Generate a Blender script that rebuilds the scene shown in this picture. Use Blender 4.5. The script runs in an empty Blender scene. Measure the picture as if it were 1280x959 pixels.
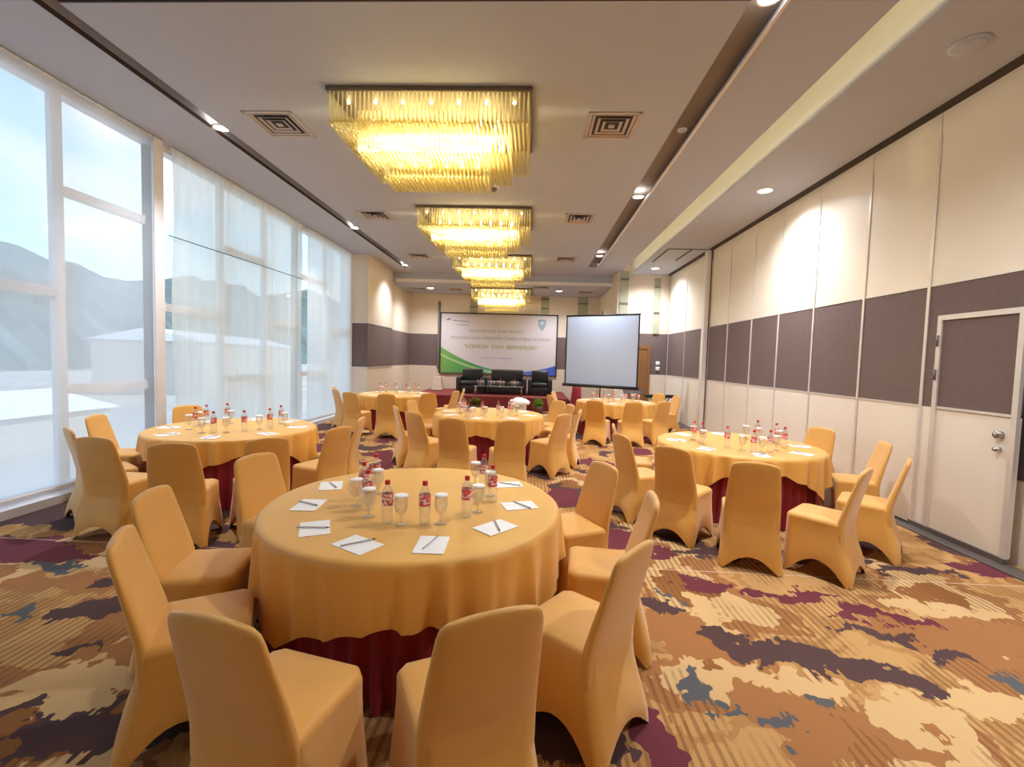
import bpy, math, random
from mathutils import Vector, Matrix
PI = math.pi
random.seed(7)
scn = bpy.context.scene
COL = scn.collection

# ---------------------------------------------------------------- camera, world, exposure
H = 1.692
cam_d = bpy.data.cameras.new('camera'); cam = bpy.data.objects.new('camera', cam_d); COL.objects.link(cam)
cam_d.sensor_width = 36.0; cam_d.lens = 571.28 / 1280 * 36.0; cam_d.clip_start = .05; cam_d.clip_end = 2000
R_ = Vector((0.99863085, 0.04330639, 0.0293426)); D_ = Vector((0.03162428, -0.05297797, -0.9980948)); F_ = Vector((-0.04166938, 0.9976562, -0.05427497))
m = Matrix((R_, -D_, -F_)).transposed().to_4x4(); m.translation = (0, 0, H)
cam.matrix_world = m
scn.camera = cam
scn.view_settings.view_transform = 'Standard'; scn.view_settings.look = 'None'
scn.view_settings.exposure = 0.95; scn.view_settings.gamma = 1.0; scn.view_settings.use_curve_mapping = False
scn.cycles.max_bounces = 8; scn.cycles.diffuse_bounces = 6; scn.cycles.transparent_max_bounces = 24
scn.cycles.caustics_reflective = False; scn.cycles.caustics_refractive = False
scn.cycles.sample_clamp_indirect = 4.0

SKY = 0.86
CHAND_W = 33.0      # each bulb inside a chandelier
DOWN_W = 265.0      # each downlight
COVE_W = 22.0

sun_d = bpy.data.lights.new('sun', 'SUN'); sun_d.energy = 1.1; sun_d.angle = .03; sun_d.color = (1.0, .96, .9)
sun = bpy.data.objects.new('sun', sun_d); COL.objects.link(sun); sun.rotation_euler = (math.radians(-12), math.radians(48), 0)   # from over the building, onto the ground outside

# ---------------------------------------------------------------- node helpers
class NG:
    def __init__(s, tree): s.t = tree; s.n = tree.nodes; s.l = tree.links
    def put(s, sock, v):
        if v is None: return
        if isinstance(v, bpy.types.NodeSocket): s.l.new(v, sock)
        else: sock.default_value = v
    def node(s, kind, **kw):
        n = s.n.new(kind)
        for k, v in kw.items(): setattr(n, k, v)
        return n
    def m(s, op, a, b=None, c=None):
        n = s.node('ShaderNodeMath', operation=op); s.put(n.inputs[0], a)
        if b is not None: s.put(n.inputs[1], b)
        if c is not None: s.put(n.inputs[2], c)
        return n.outputs[0]
    def v(s, op, a, b=None):
        n = s.node('ShaderNodeVectorMath', operation=op); s.put(n.inputs[0], a)
        if b is not None: s.put(n.inputs[1], b)
        return n.outputs['Value'] if op in ('LENGTH', 'DOT_PRODUCT', 'DISTANCE') else n.outputs[0]
    def sep(s, a): n = s.node('ShaderNodeSeparateXYZ'); s.put(n.inputs[0], a); return n.outputs
    def comb(s, x, y, z=0.0):
        n = s.node('ShaderNodeCombineXYZ'); s.put(n.inputs[0], x); s.put(n.inputs[1], y); s.put(n.inputs[2], z); return n.outputs[0]
    def noise(s, vec, scale=5.0, detail=2.0, rough=.5, col=False):
        n = s.node('ShaderNodeTexNoise'); s.put(n.inputs['Vector'], vec); s.put(n.inputs['Scale'], scale)
        n.inputs['Detail'].default_value = detail; n.inputs['Roughness'].default_value = rough
        return n.outputs['Color'] if col else n.outputs['Fac']
    def mix(s, f, a, b):
        n = s.node('ShaderNodeMix', data_type='RGBA'); s.put(n.inputs[0], f)
        s.put(n.inputs[6], a); s.put(n.inputs[7], b); return n.outputs[2]
    def ramp(s, f, stops, interp='LINEAR'):
        n = s.node('ShaderNodeValToRGB'); r = n.color_ramp; r.interpolation = interp
        while len(r.elements) < len(stops): r.elements.new(.5)
        for e, (p, c) in zip(r.elements, stops): e.position = p; e.color = c
        s.put(n.inputs[0], f); return n.outputs[0]
def c4(c): return (c[0], c[1], c[2], 1.0)
def srgb(r, g, b):
    f = lambda u: (u / 255 / 12.92) if u <= 10 else ((u / 255 + .055) / 1.055) ** 2.4
    return (f(r), f(g), f(b))

def newmat(name):
    mt = bpy.data.materials.new(name); mt.use_nodes = True; g = NG(mt.node_tree); g.n.clear()
    return mt, g, g.node('ShaderNodeOutputMaterial')
def pbr(name, col, rough=.6, metal=0.0, var=.06, vscale=6.0, bump=0.0, bscale=60.0, sheen=0.0, spec=.5, stretch=None):
    mt, g, out = newmat(name)
    b = g.node('ShaderNodeBsdfPrincipled')
    tc = g.node('ShaderNodeTexCoord').outputs['Object']
    if stretch: tc = g.v('MULTIPLY', tc, stretch)
    nz = g.noise(tc, vscale, 3)
    lo = tuple(max(0, x * (1 - var)) for x in col); hi = tuple(min(1, x * (1 + var)) for x in col)
    g.l.new(g.ramp(nz, [(.3, c4(lo)), (.7, c4(hi))]), b.inputs['Base Color'])
    b.inputs['Roughness'].default_value = rough; b.inputs['Metallic'].default_value = metal
    b.inputs['Specular IOR Level'].default_value = spec
    if sheen: b.inputs['Sheen Weight'].default_value = sheen
    if bump:
        bn = g.node('ShaderNodeBump'); bn.inputs['Strength'].default_value = bump; bn.inputs['Distance'].default_value = .01
        g.l.new(g.noise(tc, bscale, 2), bn.inputs['Height']); g.l.new(bn.outputs[0], b.inputs['Normal'])
    g.l.new(b.outputs[0], out.inputs[0]); return mt
def glow(name, col, strength):
    mt, g, out = newmat(name); e = g.node('ShaderNodeEmission'); e.inputs[0].default_value = c4(col); e.inputs[1].default_value = strength
    g.l.new(e.outputs[0], out.inputs[0]); return mt
def thin_glass(name, tint=(1, 1, 1), refl=.08, rough=.02, body=0.0, bodycol=(1, 1, 1), edge=.45):
    mt, g, out = newmat(name)
    t = g.node('ShaderNodeBsdfTransparent'); t.inputs[0].default_value = c4(tint)
    gl = g.node('ShaderNodeBsdfGlossy'); gl.inputs['Roughness'].default_value = rough
    lw = g.node('ShaderNodeLayerWeight'); lw.inputs[0].default_value = .35
    f = g.m('MULTIPLY_ADD', lw.outputs['Facing'], edge, refl)
    mx = g.node('ShaderNodeMixShader'); g.l.new(f, mx.inputs[0]); g.l.new(t.outputs[0], mx.inputs[1]); g.l.new(gl.outputs[0], mx.inputs[2])
    last = mx.outputs[0]
    if body:
        d = g.node('ShaderNodeBsdfDiffuse'); d.inputs[0].default_value = c4(bodycol)
        m2 = g.node('ShaderNodeMixShader'); m2.inputs[0].default_value = body
        g.l.new(last, m2.inputs[1]); g.l.new(d.outputs[0], m2.inputs[2]); last = m2.outputs[0]
    g.l.new(last, out.inputs[0]); return mt
def sheer(name, clear, col, weave=0.0):
    mt, g, out = newmat(name)
    t = g.node('ShaderNodeBsdfTransparent')
    tr = g.node('ShaderNodeBsdfTranslucent'); tr.inputs[0].default_value = c4(col)
    df = g.node('ShaderNodeBsdfDiffuse'); df.inputs[0].default_value = c4(col)
    a = g.node('ShaderNodeMixShader'); a.inputs[0].default_value = .3; g.l.new(tr.outputs[0], a.inputs[1]); g.l.new(df.outputs[0], a.inputs[2])
    o = g.node('ShaderNodeMixShader'); g.l.new(a.outputs[0], o.inputs[1]); g.l.new(t.outputs[0], o.inputs[2])
    tc = g.node('ShaderNodeTexCoord').outputs['Object']
    nz = g.noise(g.v('MULTIPLY', tc, (1, 6, .3)), 2.0, 2)
    g.l.new(g.m('MULTIPLY_ADD', nz, weave, clear - weave * .5), o.inputs[0])
    g.l.new(o.outputs[0], out.inputs[0]); return mt

# ---------------------------------------------------------------- world: sky with soft clouds
w = bpy.data.worlds.new('sky'); scn.world = w; w.use_nodes = True
g = NG(w.node_tree); g.n.clear()
vec = g.node('ShaderNodeTexCoord').outputs['Generated']
z = g.sep(vec)[2]
base = g.ramp(z, [(0.0, c4((.85, .93, 1.0))), (.12, c4((.60, .86, 1.0))), (.5, c4((.34, .62, 1.0)))])
cl = g.noise(g.v('MULTIPLY', vec, (1.0, 1.0, 2.4)), 2.6, 5, .55)
cloud = g.ramp(cl, [(.46, c4((0, 0, 0))), (.64, c4((1, 1, 1)))])
skyc = g.mix(cloud, base, c4((1.0, 1.0, 1.0)))
bg = g.node('ShaderNodeBackground'); g.l.new(skyc, bg.inputs[0]); bg.inputs[1].default_value = SKY
wo = g.node('ShaderNodeOutputWorld'); g.l.new(bg.outputs[0], wo.inputs[0])

# ---------------------------------------------------------------- materials
M = {}
M['ceiling'] = pbr('ceiling_paint', srgb(186, 191, 203), .85, var=.015, vscale=1.5)
M['slot'] = pbr('slot_paint', srgb(150, 142, 140), .8, var=.02)
M['cream'] = pbr('cream_panel', srgb(236, 228, 214), .38, var=.02, vscale=2, bump=.02, bscale=8)
M['cream_wall'] = pbr('cream_wall', srgb(220, 206, 188), .7, var=.02, vscale=2)
M['brown'] = pbr('brown_fabric_panel', srgb(110, 93, 90), .8, var=.05, vscale=14, bump=.15, bscale=220)
M['alum'] = pbr('satin_aluminium', srgb(225, 220, 215), .35, .35, var=.03)
M['alum_dark'] = pbr('dark_aluminium', srgb(120, 112, 108), .4, .5, var=.04)
M['steel'] = pbr('polished_steel', srgb(200, 196, 190), .18, 1.0, var=.02)
M['dark'] = pbr('dark_reveal', srgb(58, 46, 42), .7, var=.05)
M['black'] = pbr('black_plastic', srgb(28, 27, 28), .45, var=.1)
M['leather'] = pbr('black_leather', srgb(30, 31, 34), .38, var=.12, vscale=12, bump=.2, bscale=90)
M['gold'] = pbr('gold_spandex', srgb(226, 168, 78), .55, var=.035, vscale=5, bump=.05, bscale=14, sheen=.4)
M['gold_cloth'] = pbr('gold_tablecloth', srgb(230, 174, 84), .5, var=.03, vscale=4, bump=.04, bscale=18, sheen=.15)
M['burgundy'] = pbr('burgundy_cloth', srgb(142, 14, 36), .6, var=.12, vscale=8, sheen=.2)
M['stage_red'] = pbr('stage_carpet', srgb(118, 36, 34), .9, var=.15, vscale=20)
M['paper'] = pbr('white_paper', srgb(252, 251, 253), .7, var=.01)
M['pen'] = pbr('grey_pencil', srgb(196, 188, 190), .35, var=.1)
M['cap'] = pbr('red_cap', srgb(205, 40, 38), .4, var=.05)
M['white'] = pbr('white_plastic', srgb(238, 234, 230), .5, var=.02)
M['bottle'] = thin_glass('clear_bottle', (.985, .985, .97), .06, .05, .09)
M['glass'] = thin_glass('clear_glass', (.985, .985, .98), .07, .03, .05)
M['pane'] = thin_glass('window_glass', (.97, .99, 1.0), .01, .01, edge=.06)
M['frame'] = pbr('window_frame', srgb(232, 232, 238), .5, var=.02)
M['wood'] = pbr('door_wood', srgb(136, 94, 54), .45, var=.12, vscale=5, stretch=(8, 8, .6))
M['greenglass'] = pbr('green_tinted_glass', srgb(176, 176, 154), .25, .15, var=.04)
M['vent'] = pbr('vent_metal', srgb(196, 186, 178), .5, .2, var=.03)
M['leaf'] = pbr('leaf_green', srgb(120, 165, 60), .6, var=.3, vscale=30)
M['leaf_olive'] = pbr('leaf_olive', srgb(124, 124, 62), .6, var=.3, vscale=30)
M['pot'] = pbr('brown_pot', srgb(96, 58, 44), .6, var=.1)
M['screen'] = pbr('screen_fabric', srgb(198, 218, 250), .6, var=.01)
M['plate'] = pbr('chandelier_plate', srgb(120, 104, 84), .6, .2, var=.05)
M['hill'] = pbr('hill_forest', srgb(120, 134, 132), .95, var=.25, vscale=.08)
M['ground'] = pbr('outside_ground', srgb(190, 186, 178), .95, var=.2, vscale=.1)
M['roof'] = pbr('white_roof', srgb(240, 240, 244), .7, var=.03)
M['house'] = pbr('pale_render_wall', srgb(206, 200, 192), .9, var=.05)
M['blind_a'] = sheer('sheer_blind_clear', .46, (.95, .96, .98), .05)
M['blind_b'] = sheer('sheer_blind_cream', .20, (.97, .95, .87), .22)
M['blind_c'] = sheer('sheer_blind_white', .16, (.95, .95, .90), .10)
M['bulb'] = glow('chandelier_bulb', (1.0, .84, .42), 12.0)
M['lamp'] = glow('downlight_lens', (1.0, .90, .76), 9.0)
# lit crystal: clear, a little milky, faintly champagne
def crystal(name='champagne_crystal', k=(1.0, .94, .68)):
    mt, g, out = newmat(name)
    t = g.node('ShaderNodeBsdfTransparent'); t.inputs[0].default_value = c4((1.0, .97, .85))
    tr = g.node('ShaderNodeBsdfTranslucent'); tr.inputs[0].default_value = c4(k)
    gl = g.node('ShaderNodeBsdfGlossy'); gl.inputs[0].default_value = c4((1, .94, .75)); gl.inputs['Roughness'].default_value = .12
    a = g.node('ShaderNodeMixShader'); a.inputs[0].default_value = .25; g.l.new(tr.outputs[0], a.inputs[1]); g.l.new(gl.outputs[0], a.inputs[2])
    b = g.node('ShaderNodeMixShader'); b.inputs[0].default_value = .26; g.l.new(a.outputs[0], b.inputs[1]); g.l.new(t.outputs[0], b.inputs[2])
    g.l.new(b.outputs[0], out.inputs[0]); return mt
M['crystal'] = crystal(); M['bead'] = crystal('amber_bead', (.96, .84, .40))

def label_mat():
    mt, g, out = newmat('red_white_label'); b = g.node('ShaderNodeBsdfPrincipled'); b.inputs['Roughness'].default_value = .4
    p = g.node('ShaderNodeTexCoord').outputs['Object']; x, y, zz = g.sep(p)
    n = g.noise(g.v('MULTIPLY', p, (40, 40, 55)), 1.0, 1)
    c = g.mix(g.m('GREATER_THAN', n, .50), c4(srgb(224, 84, 88)), c4(srgb(248, 224, 224)))
    n2 = g.noise(g.v('ADD', g.v('MULTIPLY', p, (30, 30, 30)), (5, 3, 1)), 1.0, 0)
    c = g.mix(g.m('GREATER_THAN', n2, .78), c, c4(srgb(90, 96, 140)))
    g.l.new(c, b.inputs['Base Color']); g.l.new(b.outputs[0], out.inputs[0]); return mt
M['label'] = label_mat()

# ---------------------------------------------------------------- carpet
def carpet():
    mt, g, out = newmat('patterned_carpet'); b = g.node('ShaderNodeBsdfPrincipled'); b.inputs['Roughness'].default_value = .95
    b.inputs['Specular IOR Level'].default_value = .15
    p = g.node('ShaderNodeTexCoord').outputs['Object']; x, y, _ = g.sep(p)
    xs = g.m('SNAP', x, .016)
    wn = g.node('ShaderNodeTexWhiteNoise', noise_dimensions='1D'); g.l.new(xs, wn.inputs['W'])
    jag = g.m('MULTIPLY', g.m('SUBTRACT', wn.outputs['Value'], .5), .04)
    wc = g.v('SUBTRACT', g.noise(g.comb(x, y), 3.2, 3, .55, col=True), (.5, .5, .5))
    wp = g.v('ADD', g.v('MULTIPLY', wc, (.50, .50, 0)), g.v('MULTIPLY', g.v('SUBTRACT', g.noise(g.comb(x, y), 9.0, 1, .5, col=True), (.5, .5, .5)), (.16, .22, 0)))
    q = g.v('ADD', g.v('ADD', g.comb(x, y), wp), g.comb(0.0, jag))
    GOLD = c4(srgb(198, 154, 98)); TAN = c4(srgb(180, 134, 82)); BRN = c4(srgb(148, 98, 54)); CREAM = c4(srgb(214, 178, 126)); ORG = c4(srgb(166, 114, 70))
    PUR = c4(srgb(86, 64, 64)); BLU = c4(srgb(92, 94, 98)); BUR = c4(srgb(112, 54, 64)); DKB = c4(srgb(118, 78, 46))
    n1 = g.noise(g.v('MULTIPLY', q, (1.0, .8, 1)), 1.15, 1)
    col = g.ramp(n1, [(0, GOLD), (.40, TAN), (.455, GOLD), (.50, ORG), (.555, CREAM), (.64, BRN)], 'CONSTANT')
    # stripes run along the room
    st = g.m('LESS_THAN', g.m('FRACT', g.m('DIVIDE', g.m('ADD', x, g.m('MULTIPLY', g.noise(g.comb(x, g.m('MULTIPLY', y, .3)), 6, 1), .03)), .046)), .42)
    sm = g.ramp(g.noise(g.v('ADD', q, (11, 4, 0)), 1.3, 1), [(.44, c4((0, 0, 0))), (.52, c4((1, 1, 1)))])
    col = g.mix(g.m('MULTIPLY', g.m('MULTIPLY', st, sm), .55), col, DKB)
    def blobs(lst):
        acc = None
        for cx, cy, rx, ry in lst:
            d = g.v('LENGTH', g.v('MULTIPLY', g.v('SUBTRACT', q, (cx, cy, 0)), (1 / rx, 1 / ry, 0)))
            acc = d if acc is None else g.m('MINIMUM', acc, d)
        return g.m('LESS_THAN', acc, 1.0)
    col = g.mix(blobs([(1.02, 2.85, .28, .28), (1.3, 2.15, .2, .3), (-3.2, 3.05, .45, .16), (-2.2, 2.3, .3, .12), (2.9, 2.95, .6, .25), (1.75, 2.2, .2, .1)]), col, ORG)
    col = g.mix(blobs([(1.5, 2.40, .22, .10), (1.95, 2.22, .22, .14), (2.45, 2.36, .3, .10), (1.25, 3.0, .12, .3), (-2.6, 3.35, .5, .1), (-2.2, 2.1, .3, .18), (-3.4, 3.35, .6, .09), (3.0, 3.3, .4, .1)]), col, CREAM)
    far = g.m('GREATER_THAN', y, 3.9)
    nd = g.noise(g.v('ADD', g.v('MULTIPLY', q, (.9, .7, 1)), (3.3, 7.7, 0)), 1.25, 1)
    col = g.mix(g.m('MULTIPLY', far, g.m('GREATER_THAN', nd, .57)), col, PUR)
    col = g.mix(g.m('MULTIPLY', far, g.m('LESS_THAN', nd, .385)), col, BUR)
    col = g.mix(blobs([(1.35, 3.5, .2, .13), (1.95, 3.4, .36, .07), (2.45, 3.15, .35, .07), (-3.9, 3.45, .45, .13), (-4.3, 3.6, .4, .16), (.4, 5.6, .3, .35), (3.95, 4.0, .28, .16), (-2.75, 4.7, .3, .2), (.6, 2.0, .12, .2)]), col, BUR)
    col = g.mix(blobs([(1.27, 2.80, .15, .10), (1.46, 2.68, .16, .11), (1.70, 2.60, .17, .12), (1.93, 2.53, .17, .12), (2.15, 2.48, .12, .08), (2.5, 2.74, .15, .07), (2.3, 2.95, .25, .05),
                       (-2.78, 2.72, .2, .12), (-2.62, 2.85, .16, .09), (-2.95, 3.1, .12, .07), (-1.95, 1.82, .30, .15), (-1.66, 1.92, .18, .12), (-2.45, 2.36, .10, .04), (-2.3, 1.95, .08, .05),
                       (-2.9, 3.75, .5, .14), (.15, 1.95, .3, .16), (.95, 3.14, .12, .08), (2.2, 4.1, .9, .12), (3.3, 3.9, .35, .08), (.7, 4.7, .25, .2)]), col, PUR)
    col = g.mix(blobs([(.95, 2.36, .07, .10), (1.03, 2.2, .09, .05), (1.2, 2.06, .08, .05), (1.5, 2.28, .05, .04), (2.7, 2.55, .09, .09), (-3.2, 2.62, .13, .06), (-3.6, 3.3, .3, .05), (1.05, 3.3, .06, .04)]), col, BLU)
    seam = g.m('LESS_THAN', g.m('ABSOLUTE', g.m('SUBTRACT', y, 3.72)), .008)
    col = g.mix(g.m('MULTIPLY', seam, .6), col, c4(srgb(226, 196, 170)))
    pile = g.noise(p, 420, 1)
    col = g.mix(g.m('MULTIPLY', pile, .25), col, g.mix(.5, col, c4((.1, .06, .04))))
    g.l.new(col, b.inputs['Base Color'])
    bn = g.node('ShaderNodeBump'); bn.inputs['Strength'].default_value = .3; bn.inputs['Distance'].default_value = .004
    g.l.new(pile, bn.inputs['Height']); g.l.new(bn.outputs[0], b.inputs['Normal'])
    g.l.new(b.outputs[0], out.inputs[0]); return mt
M['carpet'] = carpet()

# ---------------------------------------------------------------- mesh helpers
class MB:
    def __init__(s): s.v = []; s.f = []; s.mi = []; s.sm = []
    def add(s, vs, fs, mi=0, smooth=False):
        o = len(s.v); s.v += [tuple(p) for p in vs]
        for f in fs: s.f.append(tuple(i + o for i in f)); s.mi.append(mi); s.sm.append(smooth)
        return s
    def box(s, x0, x1, y0, y1, z0, z1, mi=0):
        vs = [(x, y, zz) for zz in (z0, z1) for y in (y0, y1) for x in (x0, x1)]
        return s.add(vs, [(0, 2, 3, 1), (4, 5, 7, 6), (0, 1, 5, 4), (2, 6, 7, 3), (0, 4, 6, 2), (1, 3, 7, 5)], mi)
    def bbox(s, x0, x1, y0, y1, z0, z1, r=.01, mi=0, seg=2):
        # box with rounded vertical edges and softened top and bottom
        def ring(ins, zz):
            a, b_, c, d = x0 + ins, x1 - ins, y0 + ins, y1 - ins; rr = max(r - ins, .0005) ; pts = []
            for cx, cy, st in ((b_ - rr, d - rr, 0), (a + rr, d - rr, 90), (a + rr, c + rr, 180), (b_ - rr, c + rr, 270)):
                for k in range(seg + 2):
                    t = math.radians(st + 90 * k / (seg + 1)); pts.append((cx + rr * math.cos(t), cy + rr * math.sin(t), zz))
            return pts
        e = min(r, (z1 - z0) * .45)
        prof = [(r * .999, z0), (r * .3, z0 + e * .3), (0, z0 + e), (0, z1 - e), (r * .3, z1 - e * .3), (r * .999, z1)]
        return s.loft([ring(i, zz) for i, zz in prof], mi=mi)
    def loft(s, rings, mi=0, cap0=True, cap1=True, smooth=True, close=True):
        n = len(rings[0]); vs = [p for r in rings for p in r]; fs = []
        for k in range(len(rings) - 1):
            for i in range(n if close else n - 1):
                j = (i + 1) % n; fs.append((k * n + i, k * n + j, (k + 1) * n + j, (k + 1) * n + i))
        if cap0: fs.append(tuple(range(n - 1, -1, -1)))
        if cap1: fs.append(tuple((len(rings) - 1) * n + i for i in range(n)))
        return s.add(vs, fs, mi, smooth)
    def lathe(s, prof, n=24, c=(0, 0, 0), mi=0, cap0=True, cap1=True):
        return s.loft([[(c[0] + r * math.cos(2 * PI * k / n), c[1] + r * math.sin(2 * PI * k / n), c[2] + zz) for k in range(n)] for r, zz in prof], mi, cap0, cap1)
    def tube(s, p, q, r, n=8, mi=0, r2=None):
        p = Vector(p); q = Vector(q); d = (q - p).normalized(); a = d.orthogonal().normalized(); b = d.cross(a)
        ring = lambda c, rr: [tuple(c + rr * (math.cos(2 * PI * k / n) * a + math.sin(2 * PI * k / n) * b)) for k in range(n)]
        return s.loft([ring(p, r), ring(q, r if r2 is None else r2)], mi)
    def build(s, name, mats, parent=None, loc=None, rotz=0.0):
        me = bpy.data.meshes.new(name); me.from_pydata(s.v, [], s.f)
        for mt in (mats if isinstance(mats, (list, tuple)) else [mats]): me.materials.append(mt)
        me.polygons.foreach_set('material_index', s.mi); me.polygons.foreach_set('use_smooth', s.sm); me.update()
        o = bpy.data.objects.new(name, me); COL.objects.link(o)
        if parent: o.parent = parent
        if loc: o.location = loc
        o.rotation_euler.z = rotz
        return o
def tag(o, label, cat, group=None, kind=None):
    if label: o['label'] = label
    if cat: o['category'] = cat
    if group: o['group'] = group
    if kind: o['kind'] = kind
    return o
def thing(name, label, cat, loc=(0, 0, 0), rotz=0.0, group=None):
    o = bpy.data.objects.new(name, None); COL.objects.link(o); o.location = loc; o.rotation_euler.z = rotz; o.empty_display_size = .1
    return tag(o, label, cat, group)
def struct(o, label=None):
    o['kind'] = 'structure'
    if label: o['label'] = label
    return o
def dup(root, loc, rotz, label, group=None):
    r = root.copy(); COL.objects.link(r); r.location = loc; r.rotation_euler = (0, 0, rotz); r['label'] = label
    if group: r['group'] = group
    for ch in list(root.children):
        c = ch.copy(); COL.objects.link(c); c.parent = r
        for gr in list(ch.children):
            d = gr.copy(); COL.objects.link(d); d.parent = c
    return r
def smooth01(t): t = max(0, min(1, t)); return t * t * (3 - 2 * t)

# ================================================================ SETTING
XL, XR, YB, YE = -5.2, 4.2, -3.0, 18.3
ZC = 4.5
struct(MB().box(-5.6, 4.7, YB, 18.5, -.1, 0).build('floor', M['carpet']))
# main ceiling with two long light slots and a cross slot
c = MB()
c.box(-5.5, -4.17, YB, 15.5, ZC, ZC + .14)
c.box(-4.17, -3.97, 14.7, 15.5, ZC, ZC + .14)
c.box(-3.97, 1.60, 3.75, 15.5, ZC, ZC + .14)
c.box(-3.97, 1.60, YB, 3.30, ZC, ZC + .14)
c.box(1.60, 1.88, 14.0, 15.5, ZC, ZC + .14)
c.box(1.88, 2.71, YB, 15.5, ZC, ZC + .06)
c.box(-4.25, -3.9, YB, 14.8, ZC + .14, ZC + .2, 1)
c.box(-4.172, -4.165, YB, 14.7, ZC + .001, ZC + .05, 2); c.box(-3.965, 1.6, 3.735, 3.752, ZC + .001, ZC + .07, 2)
c.box(-3.9, 1.5, 3.2, 3.9, ZC + .14, ZC + .2, 1)
c.box(1.5, 1.95, YB, 14.1, ZC + .14, ZC + .2, 1)
struct(c.build('ceiling', [M['ceiling'], M['slot'], M['dark']]))
struct(MB().box(-5.4, 4.4, 15.5, 18.5, 4.19, 4.75).build('ceiling_far', M['ceiling']), 'lower ceiling over the stage end')
c = MB(); c.box(2.99, 4.6, YB, 14.45, 4.41, 4.9); c.box(1.95, 4.6, YB, 14.45, 4.9, 5.0); c.box(1.95, 2.0, YB, 14.45, 4.56, 4.9)
struct(c.build('ceiling_right', M['ceiling']), 'ceiling strip and light cove along the partition')
def banded(name, fn, zt, x=None):
    c = MB(); fn(c, 0, 1.32, 0); fn(c, 1.32, 2.59, 1); fn(c, 2.59, zt, 0)
    return struct(c.build(name, [M['cream_wall'], M['brown']]))
banded('wall_far', lambda c, a, b, mi: c.box(-5.3, 2.75, 18.3, 18.5, a, b, mi), 4.3)
banded('wall_far_right', lambda c, a, b, mi: (c.box(2.6, 4.4, 14.45, 14.6, a, b, mi), c.box(2.6, 2.75, 14.6, 18.3, a, b, mi)), 4.95)
banded('wall_left', lambda c, a, b, mi: (c.box(-5.4, -4.7, 12.9, 15.2, a, b, mi), c.box(-5.4, -4.95, 15.2, 18.3, a, b, mi)), 4.5)
struct(MB().box(-5.5, 4.7, YB - .1, YB, 0, 5).build('wall_back', M['cream_wall']))
c = MB(); c.box(4.32, 4.5, YB, 14.5, 0, .75, 0); c.box(4.32, 4.5, YB, 14.5, .75, 2.59, 1); c.box(4.32, 4.5, YB, 14.5, 2.59, 4.9, 0)
struct(c.build('wall_right', [M['cream_wall'], M['brown']]))
c = MB(); c.box(-5.35, -5.0, YB, 12.9, 0, .09); struct(c.build('trim_1', M['frame']), 'low sill along the windows')
c = MB()
for zz in (1.32, 2.59): c.box(-4.7, -4.69, 12.9, 15.2, zz - .01, zz + .01); c.box(-5.3, -4.695, 12.89, 12.9, zz - .012, zz + .012)
struct(c.build('trim_2', M['alum']), 'slim rails on the window end pier')
struct(MB().box(-4.95, 2.6, 18.28, 18.3, 0, .1).build('baseboard_far', M['dark']))
struct(MB().box(-3.80, -3.70, 18.24, 18.3, 1.2, 3.9).build('trim_3', M['alum_dark']), 'dark upright reveal left of the banner')
# green glass uprights with rungs, on the end walls
k = 4
for x0, x1, yy, z0, z1 in ((-2.52, -2.22, 18.3, 3.4, 4.19), (.30, .62, 18.3, 3.4, 4.19), (1.75, 2.15, 18.3, 2.59, 4.19), (2.66, 2.92, 14.45, 2.9, 4.5), (3.72, 3.90, 14.45, 2.59, 4.3)):
    c = MB(); c.box(x0, x1, yy - .04, yy, z0, z1, 0)
    for zz in (z0 + (z1 - z0) * .35, z0 + (z1 - z0) * .82): c.box(x0, x1, yy - .05, yy - .04, zz, zz + .07, 1)
    struct(c.build('trim_%d' % k, [M['greenglass'], M['alum_dark']]), 'green glass upright on the end wall'); k += 1
# ceiling reveal lines: dark track along partition, storage tracks
c = MB(); c.box(4.10, 4.26, YB, 14.4, 4.385, 4.42)
c.box(3.15, 4.1, 11.15, 11.19, 4.40, 4.415); c.box(3.15, 3.19, 11.19, 12.6, 4.40, 4.415); c.box(3.7, 3.74, 11.19, 12.4, 4.40, 4.415)
struct(c.build('trim_%d' % k, M['dark']), 'dark partition track in the ceiling'); k += 1
c = MB(); c.box(1.86, 1.89, YB, 14.0, ZC - .012, ZC); struct(c.build('trim_%d' % k, M['white']), 'pale edge of the right light slot'); k += 1
c = MB(); c.box(-4.7, 2.6, 15.46, 15.5, 4.19, 4.29); struct(c.build('trim_%d' % k, M['white']), 'white strip standing for the lit edge of the far ceiling drop'); k += 1  # light on the lower edge of the drop, put in as white colour
# pole where the partition meets the far panels
c = MB(); c.bbox(4.06, 4.16, 11.12, 11.28, 0, 4.39, .01, 0); c.box(4.16, 4.25, 11.13, 11.27, 0, 4.39, 1); struct(c.build('trim_%d' % k, [M['white'], M['alum_dark']]), 'pale aluminium post between the partitions'); k += 1
c = MB(); c.box(4.05, 4.25, YB, 14.4, 0, .012); struct(c.build('trim_%d' % k, M['alum_dark']), 'metal threshold under the partition'); k += 1

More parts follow.
